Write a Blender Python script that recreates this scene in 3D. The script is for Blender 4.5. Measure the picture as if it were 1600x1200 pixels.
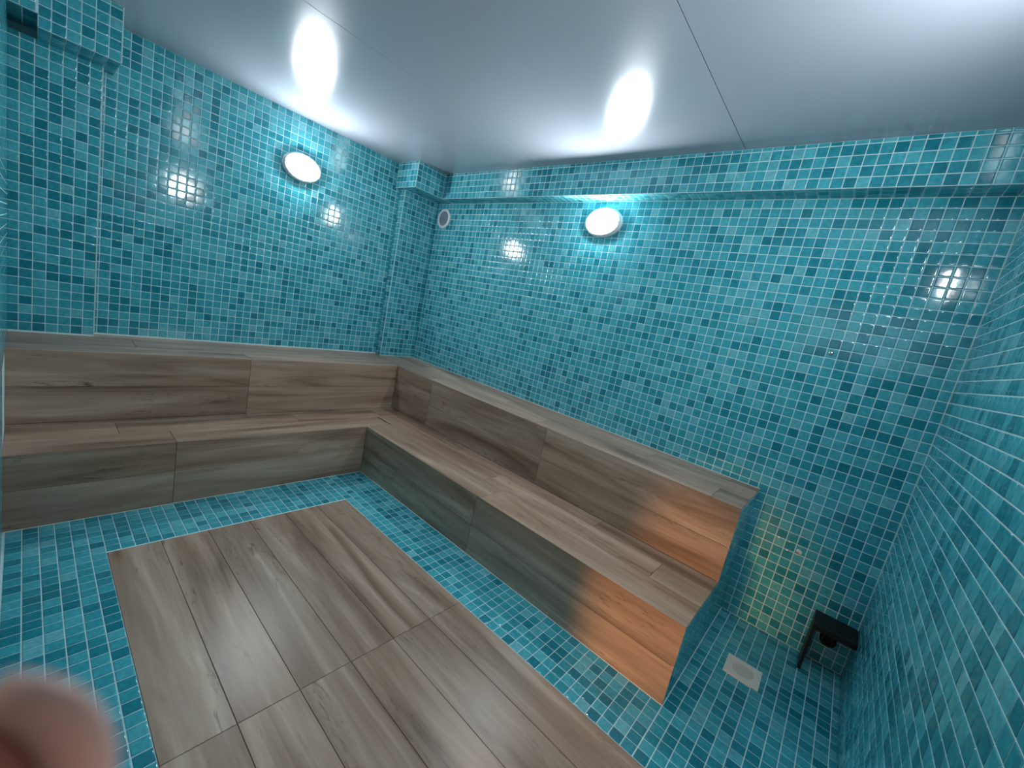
import bpy, math, random
import numpy as np
from mathutils import Vector, Matrix
random.seed(7)
for o in list(bpy.data.objects): bpy.data.objects.remove(o)
sc = bpy.context.scene
COL = sc.collection
S = 1.12                                     # survey units (room 2.3 high) -> metres

# ------------------------------------------------------------------ camera
camd = bpy.data.cameras.new('camera'); cam = bpy.data.objects.new('camera', camd); COL.objects.link(cam)
FPX = 640.04
camd.sensor_fit = 'HORIZONTAL'; camd.sensor_width = 36.0; camd.lens = FPX / 1600 * 36.0
camd.clip_start = 0.004; camd.clip_end = 60
RT = Vector((0.7392047794711435, 0.6416365085340868, 0.20464331145484474))
DN = Vector((0.26345904842123047, 0.004147783830423983, -0.9646616638460741))
FW = Vector((-0.6198109581251348, 0.7669976445892671, -0.16597888233904845))
CPOS = Vector((3.29089643, -2.40433129, 1.28682683)) * S
cam.matrix_world = Matrix(((RT.x, -DN.x, -FW.x, CPOS.x), (RT.y, -DN.y, -FW.y, CPOS.y),
                           (RT.z, -DN.z, -FW.z, CPOS.z), (0, 0, 0, 1)))
camd.dof.use_dof = True; camd.dof.focus_distance = 2.6; camd.dof.aperture_fstop = 7.5
sc.camera = cam

# ------------------------------------------------------------------ view, world, doorway light
sc.view_settings.view_transform = 'Standard'; sc.view_settings.look = 'None'
sc.view_settings.gamma = 1.0; sc.view_settings.use_curve_mapping = False
sc.view_settings.exposure = 0.0
LAMP_EMIT = 178.0
W = bpy.data.worlds.new('world'); sc.world = W; W.use_nodes = True
W.node_tree.nodes['Background'].inputs['Color'].default_value = (0.55, 0.75, 0.85, 1)
W.node_tree.nodes['Background'].inputs['Strength'].default_value = 0.05

def warm_light():
    l = bpy.data.lights.new('hallway_lamp', 'SPOT'); o = bpy.data.objects.new('hallway_lamp', l); COL.objects.link(o)
    l.color = (1.0, 0.47, 0.14); l.energy = 440; l.shadow_soft_size = 0.16
    l.spot_size = math.radians(15); l.spot_blend = 0.8
    o.location = (3.03, -5.2, 0.45)
    d = Vector((3.24, -0.6, 0.26)) - Vector(o.location)
    o.rotation_euler = d.to_track_quat('-Z', 'Y').to_euler()
warm_light()
def finger_fill_light():
    # unseen soft fill added outside the doorway to brighten the finger's lens side
    l = bpy.data.lights.new('finger_fill', 'AREA'); o = bpy.data.objects.new('finger_fill', l); COL.objects.link(o)
    l.color = (1.0, 0.94, 0.88); l.energy = 14; l.size = 2.4
    o.location = (3.45, -4.3, 2.3); o.rotation_euler = (math.radians(25), 0, 0)
finger_fill_light()

# ------------------------------------------------------------------ dimensions (metres)
H = 2.3*S; h1 = .3334*S; h2 = .6859*S
a1 = .883*S; a2 = .4962*S; b1 = .8809*S; b2 = .4404*S
xE = 3.0751*S; X = 3.5917*S; BB = .1239*S; ZB = 2.104*S
XI = 1.2035*S; YB = 1.1511*S; YF = 2.1794*S; XR = 3.287*S
YW = 2.455*S                                 # front wall at y=-YW
P = .04477*S                                 # tile pitch
CX = .078*S; CY = .352*S                     # corner column
BX = .285*S; BY = .402*S                     # beam stub over it
LY = 2.15*S; LBY = 2.105*S; LBZ = 2.06*S; LNY = 2.367*S; LNZ = 2.112*S
DX = 2.70*S; DZ = 1.98*S                     # door opening in the front wall: x from DX to X

# ------------------------------------------------------------------ materials
def srgb(r, g, b):
    f = lambda c: (c/255/12.92) if c/255 <= .04045 else ((c/255+.055)/1.055)**2.4
    return (f(r), f(g), f(b), 1)

def newmat(name):
    m = bpy.data.materials.new(name); m.use_nodes = True
    nt = m.node_tree; b = nt.nodes['Principled BSDF']
    return m, nt, b

def plain(name, col, rough=.5, spec=.5, metal=0., noise=0., coat=0.):
    m, nt, b = newmat(name)
    b.inputs['Base Color'].default_value = col; b.inputs['Roughness'].default_value = rough
    b.inputs['Specular IOR Level'].default_value = spec; b.inputs['Metallic'].default_value = metal
    b.inputs['Coat Weight'].default_value = coat
    if noise:
        n = nt.nodes.new('ShaderNodeTexNoise'); n.inputs['Scale'].default_value = 14; n.inputs['Detail'].default_value = 5
        tc = nt.nodes.new('ShaderNodeTexCoord'); nt.links.new(tc.outputs['Object'], n.inputs['Vector'])
        mx = nt.nodes.new('ShaderNodeMix'); mx.data_type = 'RGBA'; mx.blend_type = 'MULTIPLY'
        mx.inputs['Factor'].default_value = noise; mx.inputs[6].default_value = col
        nt.links.new(n.outputs['Fac'], mx.inputs[7]); nt.links.new(mx.outputs[2], b.inputs['Base Color'])
    return m

def tile_material():
    m, nt, b = newmat('glazed_teal_mosaic')
    N = nt.nodes.new; L = nt.links.new
    at = N('ShaderNodeAttribute'); at.attribute_name = 'tint'
    cr = N('ShaderNodeValToRGB')
    e = cr.color_ramp.elements
    e[0].position = 0.0; e[0].color = srgb(26, 124, 142)
    e[1].position = 1.0; e[1].color = srgb(108, 184, 196)
    for p_, c_ in ((.22, (42, 144, 160)), (.5, (64, 166, 181)), (.75, (84, 178, 191))):
        k = e.new(p_); k.color = srgb(*c_)
    L(at.outputs['Fac'], cr.inputs['Fac'])
    geo = N('ShaderNodeNewGeometry')
    n = N('ShaderNodeTexNoise'); n.inputs['Scale'].default_value = 60; n.inputs['Detail'].default_value = 4
    L(geo.outputs['Position'], n.inputs['Vector'])
    mr = N('ShaderNodeMapRange'); mr.inputs[1].default_value = .3; mr.inputs[2].default_value = .7
    mr.inputs[3].default_value = .82; mr.inputs[4].default_value = 1.14
    L(n.outputs['Fac'], mr.inputs[0])
    mx = N('ShaderNodeMix'); mx.data_type = 'RGBA'; mx.blend_type = 'MULTIPLY'; mx.inputs['Factor'].default_value = 1
    L(cr.outputs['Color'], mx.inputs[6]); L(mr.outputs[0], mx.inputs[7])
    L(mx.outputs[2], b.inputs['Base Color'])
    b.inputs['Roughness'].default_value = .09
    b.inputs['Specular IOR Level'].default_value = .55
    n2 = N('ShaderNodeTexNoise'); n2.inputs['Scale'].default_value = 22; n2.inputs['Detail'].default_value = 2
    L(geo.outputs['Position'], n2.inputs['Vector'])
    bp = N('ShaderNodeBump'); bp.inputs['Strength'].default_value = .05; bp.inputs['Distance'].default_value = .004
    L(n2.outputs['Fac'], bp.inputs['Height']); L(bp.outputs['Normal'], b.inputs['Normal'])
    return m

def wood_material(name='wood_look_porcelain', gain=1.0):
    m, nt, b = newmat(name)
    N = nt.nodes.new; L = nt.links.new
    tc = N('ShaderNodeTexCoord'); oi = N('ShaderNodeObjectInfo')
    off = N('ShaderNodeVectorMath'); off.operation = 'SCALE'; off.inputs[0].default_value = (37., 91., 53.)
    L(oi.outputs['Random'], off.inputs['Scale'])
    ad = N('ShaderNodeVectorMath'); ad.operation = 'ADD'
    L(tc.outputs['Object'], ad.inputs[0]); L(off.outputs[0], ad.inputs[1])
    def noise(sx, sy, det, rough=.6, dist=0.):
        mp = N('ShaderNodeMapping'); mp.inputs['Scale'].default_value = (sx, sy, sy)
        L(ad.outputs[0], mp.inputs['Vector'])
        n = N('ShaderNodeTexNoise'); n.inputs['Scale'].default_value = 1; n.inputs['Detail'].default_value = det
        n.inputs['Roughness'].default_value = rough; n.inputs['Distortion'].default_value = dist
        L(mp.outputs[0], n.inputs['Vector']); return n
    broad = noise(1.0, 9.5, 4, .55, .7)
    cr = N('ShaderNodeValToRGB'); e = cr.color_ramp.elements
    c = lambda r, g, bb: srgb(r*.96*gain, g*.92*gain, bb*.915*gain)
    e[0].position = .27; e[0].color = c(116, 94, 76)
    e[1].position = .80; e[1].color = c(216, 196, 176)
    k = e.new(.42); k.color = c(158, 134, 114)
    k = e.new(.60); k.color = c(184, 162, 142)
    L(broad.outputs['Fac'], cr.inputs['Fac'])
    fine = noise(3, 70, 5, .6, .3)
    mr = N('ShaderNodeMapRange'); mr.inputs[1].default_value = .3; mr.inputs[2].default_value = .75
    mr.inputs[3].default_value = .86; mr.inputs[4].default_value = 1.10
    L(fine.outputs['Fac'], mr.inputs[0])
    # worn dark flecks
    fl = noise(7, 34, 8, .75, 1.2)
    mk = noise(1.1, 7, 2)
    f1 = N('ShaderNodeMapRange'); f1.inputs[1].default_value = .54; f1.inputs[2].default_value = .68; f1.inputs[3].default_value = 0; f1.inputs[4].default_value = 1
    L(fl.outputs['Fac'], f1.inputs[0])
    f2 = N('ShaderNodeMapRange'); f2.inputs[1].default_value = .48; f2.inputs[2].default_value = .62
    L(mk.outputs['Fac'], f2.inputs[0])
    fm = N('ShaderNodeMath'); fm.operation = 'MULTIPLY'; L(f1.outputs[0], fm.inputs[0]); L(f2.outputs[0], fm.inputs[1])
    pl = N('ShaderNodeMapRange'); pl.inputs[3].default_value = .86; pl.inputs[4].default_value = 1.12
    L(oi.outputs['Random'], pl.inputs[0])
    mu = N('ShaderNodeMath'); mu.operation = 'MULTIPLY'; L(mr.outputs[0], mu.inputs[0]); L(pl.outputs[0], mu.inputs[1])
    mx = N('ShaderNodeMix'); mx.data_type = 'RGBA'; mx.blend_type = 'MULTIPLY'; mx.inputs['Factor'].default_value = 1
    L(cr.outputs['Color'], mx.inputs[6]); L(mu.outputs[0], mx.inputs[7])
    m2 = N('ShaderNodeMix'); m2.data_type = 'RGBA'
    L(fm.outputs[0], m2.inputs['Factor']); L(mx.outputs[2], m2.inputs[6]); m2.inputs[7].default_value = c(88, 68, 54)
    L(m2.outputs[2], b.inputs['Base Color'])
    b.inputs['Roughness'].default_value = .36; b.inputs['Specular IOR Level'].default_value = .4
    rr = N('ShaderNodeMapRange'); rr.inputs[3].default_value = .24; rr.inputs[4].default_value = .42
    L(broad.outputs['Fac'], rr.inputs[0]); L(rr.outputs[0], b.inputs['Roughness'])
    bp = N('ShaderNodeBump'); bp.inputs['Strength'].default_value = .12; bp.inputs['Distance'].default_value = .002
    L(fine.outputs['Fac'], bp.inputs['Height']); L(bp.outputs['Normal'], b.inputs['Normal'])
    return m

def ceiling_material():
    m, nt, b = newmat('satin_ceiling_panel')
    N = nt.nodes.new; L = nt.links.new
    b.inputs['Base Color'].default_value = srgb(168, 174, 186)
    b.inputs['Metallic'].default_value = .1; b.inputs['Roughness'].default_value = .19
    b.inputs['Specular IOR Level'].default_value = .42
    geo = N('ShaderNodeNewGeometry'); n = N('ShaderNodeTexNoise'); n.inputs['Scale'].default_value = 2.2; n.inputs['Detail'].default_value = 1
    L(geo.outputs['Position'], n.inputs['Vector'])
    bp = N('ShaderNodeBump'); bp.inputs['Strength'].default_value = .12; bp.inputs['Distance'].default_value = .03
    L(n.outputs['Fac'], bp.inputs['Height']); L(bp.outputs['Normal'], b.inputs['Normal'])
    return m

def emit(name, col, s):
    m, nt, b = newmat(name)
    b.inputs['Base Color'].default_value = (.8, .8, .8, 1); b.inputs['Roughness'].default_value = .4
    b.inputs['Emission Color'].default_value = col; b.inputs['Emission Strength'].default_value = s
    return m

M_TILE = tile_material(); M_WOOD = wood_material()
M_GROUT = plain('pale_grout', srgb(214, 240, 244), .8, .3, noise=.15)
M_BROWN = plain('brown_grout', srgb(74, 62, 52), .85, .2)
M_CEIL = ceiling_material()
M_DARKGAP = plain('dark_gap', srgb(40, 50, 54), .9, .1)
M_BEAD = plain('white_sealant', srgb(226, 226, 216), .5, .4)
M_STRIP = plain('pale_edge_strip', srgb(190, 214, 216), .5, .4)
M_WHITE = plain('white_plastic', srgb(226, 228, 232), .35, .5)
M_GREYP = plain('grey_plastic', srgb(148, 156, 172), .5, .4)
M_DRAIN = plain('ivory_plastic', srgb(244, 232, 220), .45, .4)
M_BLACK = plain('black_plastic', srgb(12, 11, 13), .45, .4)
M_BLACK2 = plain('deep_black_rubber', srgb(8, 8, 8), .6, .3)
M_SKIN = plain('skin', srgb(212, 150, 138), .55, .4)
M_SKIN.node_tree.nodes['Principled BSDF'].inputs['Subsurface Weight'].default_value = .25
M_SKIN.node_tree.nodes['Principled BSDF'].inputs['Subsurface Radius'].default_value = (1., .6, .5)
M_SKIN.node_tree.nodes['Principled BSDF'].inputs['Subsurface Scale'].default_value = .004
M_NAIL = plain('nail', srgb(226, 178, 166), .3, .5)
M_LAMP = emit('lit_diffuser', (0.93, 0.98, 1.0, 1), LAMP_EMIT)
M_METAL = plain('chrome', srgb(215, 220, 222), .18, .5, metal=1.)
M_CEMENT = plain('white_filler', srgb(222, 216, 208), .7, .3)

# ------------------------------------------------------------------ helpers
def tag(o, label=None, cat=None, group=None, kind=None):
    if label: o['label'] = label
    if cat: o['category'] = cat
    if group: o['group'] = group
    if kind: o['kind'] = kind
    return o

def link(name, me, mat=None, parent=None, mw=None):
    o = bpy.data.objects.new(name, me); COL.objects.link(o)
    if mat is not None and me is not None and not me.materials: me.materials.append(mat)
    if parent is not None: o.parent = parent
    if mw is not None: o.matrix_local = mw
    return o

def mesh(name, vs, fs, smooth=False, mat=None):
    me = bpy.data.meshes.new(name); me.from_pydata([tuple(v) for v in vs], [], fs); me.update()
    if smooth: me.polygons.foreach_set('use_smooth', [True]*len(me.polygons))
    if mat: me.materials.append(mat)
    return me

def box_vf(x0, x1, y0, y1, z0, z1, base=0):
    v = [(x0,y0,z0),(x1,y0,z0),(x1,y1,z0),(x0,y1,z0),(x0,y0,z1),(x1,y0,z1),(x1,y1,z1),(x0,y1,z1)]
    f = [(0,3,2,1),(4,5,6,7),(0,1,5,4),(1,2,6,5),(2,3,7,6),(3,0,4,7)]
    return v, [tuple(i+base for i in q) for q in f]

def boxes(name, lst, mat, parent=None):
    V, F = [], []
    for b in lst:
        v, f = box_vf(*b, base=len(V)); V += v; F += f
    return link(name, mesh(name, V, F, mat=mat), None, parent)

def bevel_box(name, x0, x1, y0, y1, z0, z1, r, mat, parent=None, seg=2):
    v, f = box_vf(x0, x1, y0, y1, z0, z1)
    o = link(name, mesh(name, v, f, mat=mat), None, parent)
    import bmesh
    bm = bmesh.new(); bm.from_mesh(o.data)
    bmesh.ops.bevel(bm, geom=bm.edges[:], offset=r, segments=seg, affect='EDGES', profile=.5)
    bm.to_mesh(o.data); bm.free()
    return o

def lathe_vf(prof, n=48, base=0, cap=True):
    V, F = [], []
    for r, z in prof:
        for k in range(n):
            t = 2*math.pi*k/n; V.append((r*math.cos(t), r*math.sin(t), z))
    for i in range(len(prof)-1):
        for k in range(n):
            a = i*n+k; b_ = i*n+(k+1) % n
            F.append((a, b_, b_+n, a+n))
    if cap:
        F.append(tuple((len(prof)-1)*n+k for k in range(n)))
    return V, [tuple(i+base for i in q) for q in F]

def lathe(name, prof, mat, parent=None, n=48, cap=True, smooth=True):
    V, F = lathe_vf(prof, n, 0, cap)
    me = mesh(name, V, F, smooth, mat)
    o = link(name, me, None, parent)
    if smooth:
        try: me.set_sharp_from_angle(angle=math.radians(35))
        except Exception: pass
    return o

def basis(u, v, n, loc):
    return Matrix(((u[0], v[0], n[0], loc[0]), (u[1], v[1], n[1], loc[1]), (u[2], v[2], n[2], loc[2]), (0, 0, 0, 1)))

# ------------------------------------------------------------------ mosaic tiles
GR = .0034                                    # grout joint
TH = .0016                                    # tiles stand this proud of the grout
def tile_shape(hx, hy, tilt=(0, 0)):
    """one glazed tile: rounded rim, flat face; local x,y in the wall plane, z outward"""
    rings = []
    for ins, z in ((0, -.002), (0.0003, TH-.0008), (.0016, TH-.00018), (.0042, TH), (.0056, TH)):
        rings.append([(-hx+ins, -hy+ins, z), (hx-ins, -hy+ins, z), (hx-ins, hy-ins, z), (-hx+ins, hy-ins, z)])
    V = [(x, y, z + (tilt[0]*x + tilt[1]*y if i else 0)) for i, r in enumerate(rings) for x, y, z in r]
    F = [(16, 17, 18, 19)]
    for i in range(4):
        for k in range(4):
            a = i*4+k; b_ = i*4+(k+1) % 4
            F.append((a, b_, b_+4, a+4))
    return V, F

def rtint():
    r = random.random()
    if r < .09: return random.uniform(0, .16)
    if r < .28: return random.uniform(.16, .36)
    if r < .84: return random.uniform(.36, .66)
    return random.uniform(.66, 1.0)

POOL = []
def build_pool():
    h = (P-GR)/2
    for k in range(40):
        V, F = tile_shape(h, h, (random.gauss(0, .003), random.gauss(0, .003)))
        me = mesh('tile', V, F, True, M_TILE)
        a = me.attributes.new('tint', 'FLOAT', 'FACE'); t = rtint()
        a.data.foreach_set('value', [t]*len(F)); POOL.append(me)
build_pool()

def px(pt):
    d = Vector(pt) - CPOS
    z = d.dot(FW)
    if z < .05: return None
    return 800 + FPX*d.dot(RT)/z, 600 + FPX*d.dot(DN)/z

def tile_field(parent, o, u, v, rects, u0, v0, nmax, holes=()):
    """o: origin point of the plane; u,v: unit directions; rects in (umin,umax,vmin,vmax); joints at u0+k*P, v0+k*P"""
    o = Vector(o); u = Vector(u); v = Vector(v); n = u.cross(v)
    cells = []
    for (ua, ub, va, vb) in rects:
        iu0 = math.floor((ua-u0)/P+1e-6); iu1 = math.ceil((ub-u0)/P-1e-6)
        iv0 = math.floor((va-v0)/P+1e-6); iv1 = math.ceil((vb-v0)/P-1e-6)
        for i in range(iu0, iu1):
            for j in range(iv0, iv1):
                a = max(u0+i*P+GR/2, ua+.001); b_ = min(u0+(i+1)*P-GR/2, ub-.001)
                c = max(v0+j*P+GR/2, va+.001); d = min(v0+(j+1)*P-GR/2, vb-.001)
                if b_-a < .006 or d-c < .006: continue
                skip = False
                for (ha, hb, hc, hd) in holes:
                    if a < hb and b_ > ha and c < hd and d > hc:
                        if a >= ha-.001 and b_ <= hb+.001 and c >= hc-.001 and d <= hd+.001: skip = True
                if skip: continue
                full = (b_-a > P-GR-1e-5) and (d-c > P-GR-1e-5)
                cells.append((a, b_, c, d, full))
    sized = []
    for q in cells:
        a, b_, c, d, full = q
        area = 0
        pts = [px(o + u*s + v*t) for s, t in ((a, c), (b_, c), (b_, d), (a, d))]
        if all(p_ is not None for p_ in pts):
            mx_ = sum(p_[0] for p_ in pts)/4; my_ = sum(p_[1] for p_ in pts)/4
            if 0 < mx_ < 1600 and 0 < my_ < 1200:
                area = abs(sum(pts[k][0]*pts[(k+1) % 4][1]-pts[(k+1) % 4][0]*pts[k][1] for k in range(4)))/2
        sized.append((area if full else 0, q))
    sized.sort(key=lambda t: -t[0])
    V, F, T = [], [], []
    cnt = 0
    for area, (a, b_, c, d, full) in sized:
        cen = o + u*((a+b_)/2) + v*((c+d)/2)
        if full and area > 60 and cnt < nmax:
            cnt += 1
            me = random.choice(POOL)
            rot = random.randrange(4)
            uu, vv = ((u, v), (v, -u), (-u, -v), (-v, u))[rot]
            link('tile', me, None, parent, basis(uu, vv, n, cen))
        else:
            vs, fs = tile_shape((b_-a)/2, (d-c)/2, (random.gauss(0, .003), random.gauss(0, .003)))
            bi = len(V)
            for x, y, z in vs:
                w = cen + u*x + v*y + n*z; V.append((w.x, w.y, w.z))
            F += [tuple(i+bi for i in q) for q in fs]; T += [rtint()]*len(fs)
    if F:
        me = mesh('mosaic', V, F, True, M_TILE)
        at = me.attributes.new('tint', 'FLOAT', 'FACE'); at.data.foreach_set('value', T)
        tag(link('mosaic', me, None, parent), kind='stuff')
    return cnt

# ------------------------------------------------------------------ the room shell
def struct(name, lst, mat, label=None):
    o = boxes(name, lst, mat); tag(o, label, kind='structure'); return o

T = .15
xi0 = 2.798*S
# floor
floor = struct('floor', [(-T, X+T, -YW-.9, T, -.10, -.0005)], M_GROUT)
tile_field(floor, (0, 0, 0), (1, 0, 0), (0, 1, 0),
           [(a1, xE, -YB, -b1), (a1, XI, -YF, -YB), (a1, X, -YW, -YF), (XR, X, -YF, -YB), (xE, X, -YB, 0)], a1, -b1, 300,
           holes=[(3.189*S, 3.326*S, -.478*S, -.338*S)])
# wall left
wl = struct('wall_left', [(-T, 0, -YW-T, T, -.1, H+.1)], M_GROUT)
tile_field(wl, (0, 0, 0), (0, 1, 0), (0, 0, 1), [(-LY, -CY, h2, H), (-LBY, -LY, LBZ, H)][:1], -1.819*S, .022*S, 300)
# wall back
wb = struct('wall_back', [(-T, X+T, 0, T, -.1, H+.1)], M_GROUT)
tile_field(wb, (0, 0, 0), (1, 0, 0), (0, 0, 1), [(CX, X, 0, ZB)], 3.554*S, 0, 300, holes=[(0, xE, -1, h2)])
# the helper uses n = u x v : for the back wall (x, z) that is -y, towards the room
wr = struct('wall_right', [(X, X+T, -YW-T, T, -.1, H+.1)], M_GROUT)
tile_field(wr, (X, 0, 0), (0, -1, 0), (0, 0, 1), [(0, YW, 0, H)], (1.41*S) % P, 0, 300)
wf = struct('wall_front', [(-T, DX, -YW-T, -YW, -.1, H+.1), (DX, X+T, -YW-T, -YW, DZ, H+.1)], M_GROUT)
tile_field(wf, (0, -YW, 0), (-1, 0, 0), (0, 0, 1), [(-DX, 0, h2, H), (-DX, -a1, 0, h2), (-X, -DX, DZ, H)], 0, 0, 120)
# ceiling with three satin panels
ce = struct('ceiling', [(-T, X+T, -YW-T, T, H+.012, H+.12)], M_DARKGAP)
def ceil_panel(x0, x1):
    g = .0018
    v, f = box_vf(x0+g, x1-g, -YW, -.0005, H, H+.012)
    me = mesh('panel', v, f, mat=M_CEIL); link('panel', me, None, ce)
ceil_panel(0, 1.304*S); ceil_panel(1.304*S, 2.588*S); ceil_panel(2.588*S, X)

# beams and columns, tiled
def beam_box(name, x0, x1, y0, y1, z0, z1, label):
    return struct(name, [(x0, x1, y0, y1, z0, z1)], M_GROUT, label)
e = .0008
t1 = beam_box('trim_1', 0, X, -BB, 0, ZB, H+.01, 'long mosaic-clad beam along the top of the back wall')
tile_field(t1, (0, -BB, 0), (1, 0, 0), (0, 0, 1), [(BX, X, ZB, H)], xi0, ZB, 300)
tile_field(t1, (0, 0, ZB), (1, 0, 0), (0, -1, 0), [(BX, X, 0, BB)], xi0, 0, 0)
t2 = beam_box('trim_2', 0, BX, -BY, -BB+e, ZB, H+.01, 'short mosaic-clad beam stub over the corner column')
tile_field(t2, (BX, 0, 0), (0, 1, 0), (0, 0, 1), [(-BY, -BB, ZB, H)], -BY, ZB, 300)
tile_field(t2, (0, -BY, 0), (1, 0, 0), (0, 0, 1), [(0, BX, ZB, H)], BX, ZB, 300)
tile_field(t2, (0, 0, ZB), (1, 0, 0), (0, -1, 0), [(CX, BX, 0, BY), (0, CX, CY, BY)], BX, 0, 0)
t3 = beam_box('trim_3', 0, CX, -CY, -e, h2, ZB-e, 'shallow mosaic-clad column in the back left corner')
tile_field(t3, (CX, 0, 0), (0, 1, 0), (0, 0, 1), [(-CY, 0, h2, ZB)], -CY, 0, 300)
tile_field(t3, (0, -CY, 0), (1, 0, 0), (0, 0, 1), [(0, CX, h2, ZB)], CX, 0, 0)
t4 = beam_box('trim_4', 0, CX, -YW, -LY, h2, LBZ-e, 'shallow mosaic-clad column at the far left end of the left wall')
tile_field(t4, (CX, 0, 0), (0, 1, 0), (0, 0, 1), [(-YW, -LY, h2, LBZ)], -LY, .022*S, 300)
tile_field(t4, (0, -LY, 0), (-1, 0, 0), (0, 0, 1), [(-CX, 0, h2, LBZ)], 0, .022*S, 0)
t5 = struct('trim_5', [(0, BX, -LNY, -LBY, LBZ, H+.01), (0, BX, -YW, -LNY, LNZ, H+.01)], M_GROUT,
            'notched mosaic-clad beam stub over the far left column')
tile_field(t5, (BX, 0, 0), (0, 1, 0), (0, 0, 1), [(-LNY, -LBY, LBZ, H), (-YW, -LNY, LNZ, H)], -LBY, LBZ, 300)
tile_field(t5, (0, -LBY, 0), (-1, 0, 0), (0, 0, 1), [(-BX, 0, LBZ, H)], 0, LBZ, 0)
tile_field(t5, (0, 0, LBZ), (1, 0, 0), (0, -1, 0), [(0, BX, LBY, LNY)], 0, LBY, 0)
tile_field(t5, (0, 0, LNZ), (1, 0, 0), (0, -1, 0), [(0, BX, LNY, YW)], 0, LNY, 0)
# pale edge strips where tiled faces meet
s = .0035
def strip(parent, x0, x1, y0, y1, z0, z1):
    boxes('edge_strip', [(x0, x1, y0, y1, z0, z1)], M_STRIP, parent)
strip(t3, CX-s, CX+s*.7, -CY-s*.7, -CY+s, h2, ZB-.002)
strip(t4, CX-s, CX+s*.7, -LY-s, -LY+s*.7, h2, LBZ-.002)
strip(t2, BX-s, BX+s*.6, -BY-s*.6, -BY+s, ZB, H-.001)
strip(t2, 0, BX+s*.6, -BY-s*.6, -BY+s*.6, ZB-s*.5, ZB+s*.5)
strip(t2, BX-s*.6, BX+s*.6, -BY, -BB, ZB-s*.5, ZB+s*.5)
strip(t1, BX, X, -BB-s*.5, -BB+s*.5, ZB-s*.5, ZB+s*.5)
strip(t1, CX, X, -s, s*.4, ZB-s*1.1, ZB)
strip(t3, CX, CX+s, -CY, 0, ZB-s*1.1, ZB)
strip(t5, BX-s, BX+s*.6, -LBY-s, -LBY+s*.6, LBZ, H-.001)
strip(t5, BX-s*.6, BX+s*.6, -LNY, -LBY, LBZ-s*.5, LBZ+s*.5)
strip(t5, BX-s*.6, BX+s*.6, -LNY-s*.5, -LNY+s*.5, LBZ, LNZ)
strip(t5, BX-s*.6, BX+s*.6, -YW, -LNY, LNZ-s*.5, LNZ+s*.5)
boxes('sealant_bead', [(X-.0048, X, -.0048, 0, 0, ZB-.004)], M_STRIP, wr)
boxes('sealant_bead', [(xE, X-.005, -.0045, 0, .0005, .005)], M_STRIP, wb)

# door frame behind the camera
struct('door_1', [(DX-.06, DX, -YW-T-.012, -YW-T+.03, 0, DZ+.06), (DX, X, -YW-T-.012, -YW-T+.03, DZ, DZ+.06)], M_WHITE,
       'white frame around the doorway')

# ------------------------------------------------------------------ wood-look planks
PT = .009
def plank(parent, cen, u, v, L_, W_, label=None):
    """thin porcelain plank, u along its length, v across, outward normal u x v; slight rounded arris"""
    u = Vector(u); v = Vector(v); n = u.cross(v)
    j = .0009; hx = L_/2-j; hy = W_/2-j; c = .0009
    V = []
    for ins, z in ((0, -PT), (0, -c), (c, 0)):
        V += [(-hx+ins, -hy+ins, z), (hx-ins, -hy+ins, z), (hx-ins, hy-ins, z), (-hx+ins, hy-ins, z)]
    F = [(8, 9, 10, 11)]
    for i in range(2):
        for k in range(4):
            a = i*4+k; b_ = i*4+(k+1) % 4; F.append((a, b_, b_+4, a+4))
    me = mesh('plank', V, F, mat=M_WOOD)
    return link('plank', me, None, parent, basis(u, v, n, cen))

def plank_face(parent, o, u, v, ucuts, vcuts, stagger=None):
    """fills a rectangle with planks: ucuts along the length, vcuts across; stagger: other ucuts for odd rows"""
    o = Vector(o); u = Vector(u); v = Vector(v)
    for r in range(len(vcuts)-1):
        uc = stagger[r] if stagger else ucuts
        for k in range(len(uc)-1):
            c = o + u*(uc[k]+uc[k+1])/2 + v*(vcuts[r]+vcuts[r+1])/2
            plank(parent, c, u, v, uc[k+1]-uc[k], vcuts[r+1]-vcuts[r])

# floor inset
bed = boxes('plank_bed', [(XI, XR, -YF, -YB, -.0004, .0001)], M_BROWN, floor)
rows = [-YF + (YF-YB)*k/6 for k in range(7)]
xm = 2.246*S
plank_face(floor, (0, 0, .0016), (1, 0, 0), (0, 1, 0), [XI, xm, XR], rows)

# ------------------------------------------------------------------ the stepped bench
bench = bpy.data.objects.new('stepped_bench', None); COL.objects.link(bench); bench.location = (0, 0, 0)
tag(bench, 'L-shaped two-tier built-in bench clad in brown wood-look planks along the left and back walls', 'bench')
q = .0105
e2 = .001
boxes('core', [(e2, a1-q, -YW+e2, -e2, 0, h1-q), (e2, a2-q, -YW+e2, -e2, h1-q, h2-q),
               (a1-q, xE-q, -b1+q, -e2, 0, h1-q), (a2-q, xE-q, -b2+q, -e2, h1-q, h2-q)], M_BROWN, bench)
# risers along the left wall (face +x): u = +y, v = +z -> n = +x
plank_face(bench, (a1, 0, 0), (0, 1, 0), (0, 0, 1), [-YW, -1.912*S, -b1], [0, .178*S, h1])
plank_face(bench, (a2, 0, 0), (0, 1, 0), (0, 0, 1), [-YW, -1.498*S, -b2], [h1, h1+.178*S, h2])
# risers along the back wall (face -y): u = +x, v = +z -> n = -y
plank_face(bench, (0, -b1, 0), (1, 0, 0), (0, 0, 1), [a1, 1.985*S, xE], [0, .165*S, h1])
plank_face(bench, (0, -b2, 0), (1, 0, 0), (0, 0, 1), [a2, .955*S, 2.03*S, xE], [h1, h1+.165*S, h2])
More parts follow.
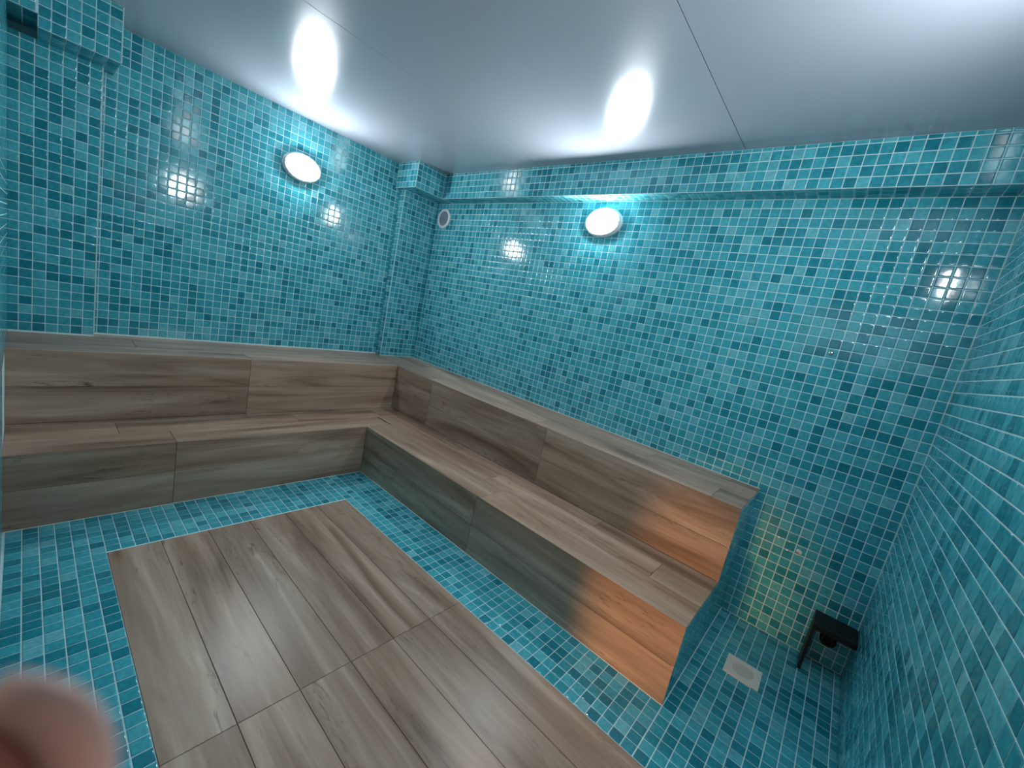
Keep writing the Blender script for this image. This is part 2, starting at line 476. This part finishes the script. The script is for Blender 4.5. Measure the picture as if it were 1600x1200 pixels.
# treads: lower tread, left arm (length along y): u=+y, v=-x -> n=+z
w = a1-a2
plank_face(bench, (0, 0, h1), (0, 1, 0), (-1, 0, 0), None, [-a1, -a1+.17*S, -a1+.34*S, -a2],
           stagger=[[-YW, -1.912*S, -.69*S], [-YW, -2.1*S, -1.25*S, -.66*S], [-YW, -1.498*S, -b2]])
# lower tread, right arm (length along x): u=+x, v=+y -> n=+z
plank_face(bench, (0, 0, h1), (1, 0, 0), (0, 1, 0), None, [-b1, -b1+.178*S, -b1+.335*S, -b2],
           stagger=[[a1, 2.01*S, xE], [a1-.17*S, 1.86*S, 2.86*S, xE], [a1-.34*S, 1.45*S, 2.5*S, xE]])
plank(bench, (a1-.255*S, -.603*S, h1), (0, 1, 0), (-1, 0, 0), .114*S, .17*S)
# upper tread, left arm
plank_face(bench, (0, 0, h2), (0, 1, 0), (-1, 0, 0), None, [-a2, -a2+.178*S, -a2+.356*S, 0],
           stagger=[[-YW, -1.498*S, -b2], [-YW, -2.0*S, -.95*S, -b2], [-YW, -1.7*S, -.75*S, -b2]])
# upper tread, right arm
plank_face(bench, (0, 0, h2), (1, 0, 0), (0, 1, 0), None, [-b2, -b2+.178*S, -b2+.356*S, 0],
           stagger=[[0, .9*S, 1.93*S, 2.947*S, xE], [0, .5*S, 1.53*S, 2.56*S, xE], [0, 1.1*S, 2.1*S, 2.947*S, xE]])
# end of the bench: mosaic (faces +x)
pl = boxes('end_panel', [(xE-q, xE-.0012, -b1+.0015, -.001, .0, h1-.0105), (xE-q, xE-.0012, -b2+.0015, -.001, h1-.0105, h2-.0105)], M_GROUT, bench)
tile_field(bench, (xE-.0012, 0, 0), (0, 1, 0), (0, 0, 1), [(-b1+.002, -b2, 0, h1-.010), (-b2, 0, 0, h2-.010)], -b1, 0, 150)
# white sealant beads
g = .0035
def bead(*b): boxes('sealant_bead', [b], M_BEAD, bench)
bead(a1, xE, -b1-g, -b1, .0008, g)
bead(a1, a1+g, -YW, -b1, .0008, g)
bead(CX, xE, -g, -.0002, h2, h2+g)
bead(0.0002, g, -LY, -CY, h2, h2+g)
bead(CX, CX+g, -CY, 0, h2, h2+g); bead(CX, CX+g, -YW, -LY, h2, h2+g)

# ------------------------------------------------------------------ round wall lamps
def wall_lamp(loc, n, label):
    o = bpy.data.objects.new('wall_lamp', None); COL.objects.link(o)
    n = Vector(n); v = Vector((0, 0, 1)); u = v.cross(n)
    o.matrix_world = basis(u, v, n, loc)
    OV = .70                                  # oval: wider than tall
    def oval(ob):
        for vv in ob.data.vertices: vv.co.y *= OV
        return ob
    tag(o, label, 'lamp', 'round bulkhead lamps')
    oval(lathe('base', [(.138, 0), (.146, .002), (.148, .012), (.146, .022), (.140, .027), (.118, .028)], M_WHITE, o))
    oval(lathe('bezel', [(.137, .026), (.1385, .034), (.136, .040), (.129, .043), (.122, .043), (.1195, .040), (.1185, .034)], M_WHITE, o, cap=False))
    oval(lathe('diffuser', [(.118, .030), (.1175, .045), (.113, .054), (.10, .062), (.075, .068), (.04, .071), (.004, .072)], M_LAMP, o))
    for s_ in (-1, 1):
        V, F = lathe_vf([(.0045, .047), (.0045, .0515), (.003, .0522)], 12)
        sc_ = link('screw', mesh('screw', [(x+s_*.1275, y, z-.006) for x, y, z in V], F, True, M_METAL), None, o)
wall_lamp((0.0016, -1.15*S, 1.972*S), (1, 0, 0), 'lit round white bulkhead lamp on the left wall near the ceiling')
wall_lamp((1.823*S, -.0016, 1.970*S), (0, -1, 0), 'lit round white bulkhead lamp on the back wall under the beam')
wall_lamp((X-.0016, -1.13*S, 1.98*S), (-1, 0, 0), 'lit round bulkhead lamp on the right wall, seen only in the tile reflections')

# ------------------------------------------------------------------ round vent valve
def vent():
    o = bpy.data.objects.new('round_vent', None); COL.objects.link(o)
    o.matrix_world = basis((1, 0, 0), (0, 0, 1), (0, -1, 0), (.2*S, -.0016, 1.976*S))
    tag(o, 'round white vent with grey louvres on the back wall next to the corner column', 'vent')
    lathe('rim', [(.092, 0), (.094, .004), (.092, .011), (.084, .015), (.075, .015), (.070, .011), (.069, .004)], M_WHITE, o, cap=False)
    lathe('backing', [(.0695, .001), (.0695, .0035)], M_GREYP, o)
    for k in range(12):
        z = -.0605+.011*k; hw = math.sqrt(max(1e-6, .0692**2-z*z))
        v, f = box_vf(-hw, hw, z-.0022, z+.0022, .0035, .0095)
        v = [(x, y + (.0024 if zz > .005 else -.0016), zz) for x, y, zz in v]
        link('louvre', mesh('louvre', v, f, mat=M_GREYP), None, o)
vent()

# ------------------------------------------------------------------ floor drain
def drain():
    o = bpy.data.objects.new('floor_drain', None); COL.objects.link(o)
    o.location = (3.2575*S, -.407*S, .0012); o.rotation_euler = (0, 0, math.radians(1.5))
    tag(o, 'square ivory plastic floor drain cover with a round slotted centre beside the bench end', 'drain')
    hs = .0755
    import bmesh
    # plate with a round opening, 4 mm thick
    n = 32; r = .047
    V, F = [], []
    for z in (.004, 0):
        for k in range(n):
            t = 2*math.pi*k/n; c, s_ = math.cos(t), math.sin(t)
            m = hs/max(abs(c), abs(s_)); V.append((c*m, s_*m, z))
        for k in range(n):
            t = 2*math.pi*k/n; V.append((r*math.cos(t), r*math.sin(t), z))
    for k in range(n):
        a = k; b_ = (k+1) % n
        F.append((a, b_, n+b_, n+a)); F.append((n+a, n+b_, 3*n+b_, 3*n+a)); F.append((b_, a, 2*n+a, 2*n+b_))
    link('plate', mesh('plate', V, F, mat=M_DRAIN), None, o)
    lathe('sump', [(.047, .0003), (.047, .0008)], plain('drain_shadow', srgb(120, 104, 92), .8, .2), o, n=32)
    for k in range(11):
        x = -.040+.008*k; hw = math.sqrt(max(1e-6, .0468**2-x*x))
        v, f = box_vf(x-.0026, x+.0026, -hw, hw, .001, .0036)
        link('rib', mesh('rib', v, f, mat=M_DRAIN), None, o, Matrix.Rotation(math.radians(38), 4, 'Z'))
drain()

# ------------------------------------------------------------------ black steam outlet guard in the corner
def guard():
    o = bpy.data.objects.new('steam_outlet_guard', None); COL.objects.link(o)
    o.location = (3.433*S, -.002, 0)
    tag(o, 'black guard hood over the steam outlet in the floor corner by the right wall', 'guard')
    wd = X-.0022-3.433*S; ht = .238*S; dt = .145*S; th = .024
    bevel_box('top_board', 0, wd, -dt, 0, ht-th*1.3, ht, .003, M_BLACK, o)
    sp = bevel_box('side_board', 0, th*.55, -dt, 0, .002, ht-th*1.3, .002, M_BLACK, o)
    nz = lathe('outlet_nozzle', [(.030, 0), (.030, .085), (.034, .088), (.034, .112), (.030, .116), (.018, .116), (.018, .10)], M_BLACK2, o, n=32)
    nz.matrix_local = basis((1, 0, 0), (0, 0, 1), (0, -1, 0), (.068*S, 0, .172*S))
guard()

# ------------------------------------------------------------------ two small fixings on the back wall
def fixing1():
    V, F = lathe_vf([(.013, 0), (.0125, .003), (.010, .0062), (.006, .0082), (.0015, .009)], 24)
    o = link('wall_button', mesh('wall_button', V, F, True, M_METAL))
    o.matrix_world = basis((1, 0, 0), (0, 0, 1), (0, -1, 0), (3.17*S, -.0016, 1.412*S))
    tag(o, 'small shiny domed button on the back wall high above the bench end', 'button')
fixing1()
def fixing2():
    pts = [(-.014, .006), (-.010, .012), (.004, .010), (.013, .004), (.014, -.006), (.008, -.012), (.002, -.007), (-.006, -.004), (-.013, -.004)]
    V = [(x, y, 0) for x, y in pts] + [(x*.9, y*.9, .0035) for x, y in pts]
    n = len(pts); F = [tuple(range(n, 2*n))][::1]
    F = [tuple(reversed(range(n, 2*n)))] + [(k, (k+1) % n, n+(k+1) % n, n+k) for k in range(n)]
    o = link('filler_patch', mesh('filler_patch', V, F, mat=M_CEMENT))
    o.matrix_world = basis((1, 0, 0), (0, 0, 1), (0, -1, 0), (3.303*S, -.0014, .463*S))
    tag(o, 'small chipped white filler patch on the back wall low right of the bench', 'patch')
fixing2()

# ------------------------------------------------------------------ the photographer's hand (one finger in the lower left corner)
def hand():
    # skeleton in camera axes: (right, up, forward) in metres
    def cw(r, u_, f): return CPOS + RT*r - DN*u_ + FW*f
    J = {'elbow': ((-.30, -.30, -.16), .040), 'fore': ((-.23, -.225, -.10), .036), 'wrist': ((-.165, -.155, -.045), .026),
         'palm0': ((-.145, -.128, -.020), .027), 'palm1': ((-.122, -.100, .004), .027)}
    E_ = [('elbow', 'fore'), ('fore', 'wrist'), ('wrist', 'palm0'), ('palm0', 'palm1')]
    def finger(nm, root, pts, rad):
        prev = root
        for k, (p_, r_) in enumerate(zip(pts, rad)):
            J[f'{nm}{k}'] = (p_, r_); E_.append((prev, f'{nm}{k}')); prev = f'{nm}{k}'
    finger('i', 'palm1', [(-.098, -.074, .030), (-.078, -.056, .040), (-.0575, -.0425, .0275), (-.0357, -.0280, .0250)], [.0122, .0106, .0100, .0097])
    finger('m', 'palm1', [(-.112, -.090, .036), (-.100, -.088, .058), (-.090, -.098, .066), (-.088, -.112, .062)], [.012, .0100, .0092, .0080])
    finger('r', 'palm1', [(-.124, -.104, .036), (-.116, -.108, .058), (-.108, -.120, .064), (-.108, -.134, .058)], [.0115, .0095, .0088, .0078])
    finger('l', 'palm0', [(-.138, -.118, .030), (-.134, -.126, .048), (-.128, -.138, .052), (-.128, -.148, .046)], [.010, .0082, .0076, .0068])
    finger('t', 'palm0', [(-.122, -.112, -.034), (-.100, -.096, -.040), (-.082, -.082, -.034)], [.0135, .0110, .0092])
    names = list(J); idx = {n_: k for k, n_ in enumerate(names)}
    me = bpy.data.meshes.new('person'); me.from_pydata([tuple(cw(*J[n_][0])) for n_ in names], [(idx[a], idx[b_]) for a, b_ in E_], [])
    o = bpy.data.objects.new('person', me); COL.objects.link(o); me.materials.append(M_SKIN)
    sk = o.modifiers.new('skin', 'SKIN'); sk.use_smooth_shade = True
    for n_ in names:
        v = me.skin_vertices[0].data[idx[n_]]; v.radius = (J[n_][1], J[n_][1]); v.use_root = (n_ == 'palm0')
    ss = o.modifiers.new('sub', 'SUBSURF'); ss.levels = 2; ss.render_levels = 2
    tag(o, 'blurred pink fingertip of the person taking the picture, lower left corner', 'person')
    # nail of the index finger, on its far side from the lens
    a = cw(*J['i2'][0]); b_ = cw(*J['i3'][0]); d = (b_-a).normalized(); up = (FW - d*FW.dot(d)).normalized(); sd = d.cross(up)
    V, F = [], []
    for i in range(5):
        for k in range(7):
            t = (k-3)/3*.9; rr = .0080
            V.append(tuple(b_ + d*(-.006+.0026*i) + up*(math.cos(t)*rr - .0002*i) + sd*math.sin(t)*rr))
    for i in range(4):
        for k in range(6):
            a_ = i*7+k; F.append((a_, a_+1, a_+8, a_+7))
    nl = link('fingernail', mesh('fingernail', V, F, True, M_NAIL), None, o)
    so = nl.modifiers.new('thick', 'SOLIDIFY'); so.thickness = .0006
hand()
print('objects', len(bpy.data.objects), 'tris', sum(len(o.data.polygons)*2 for o in bpy.data.objects if o.type == 'MESH'))
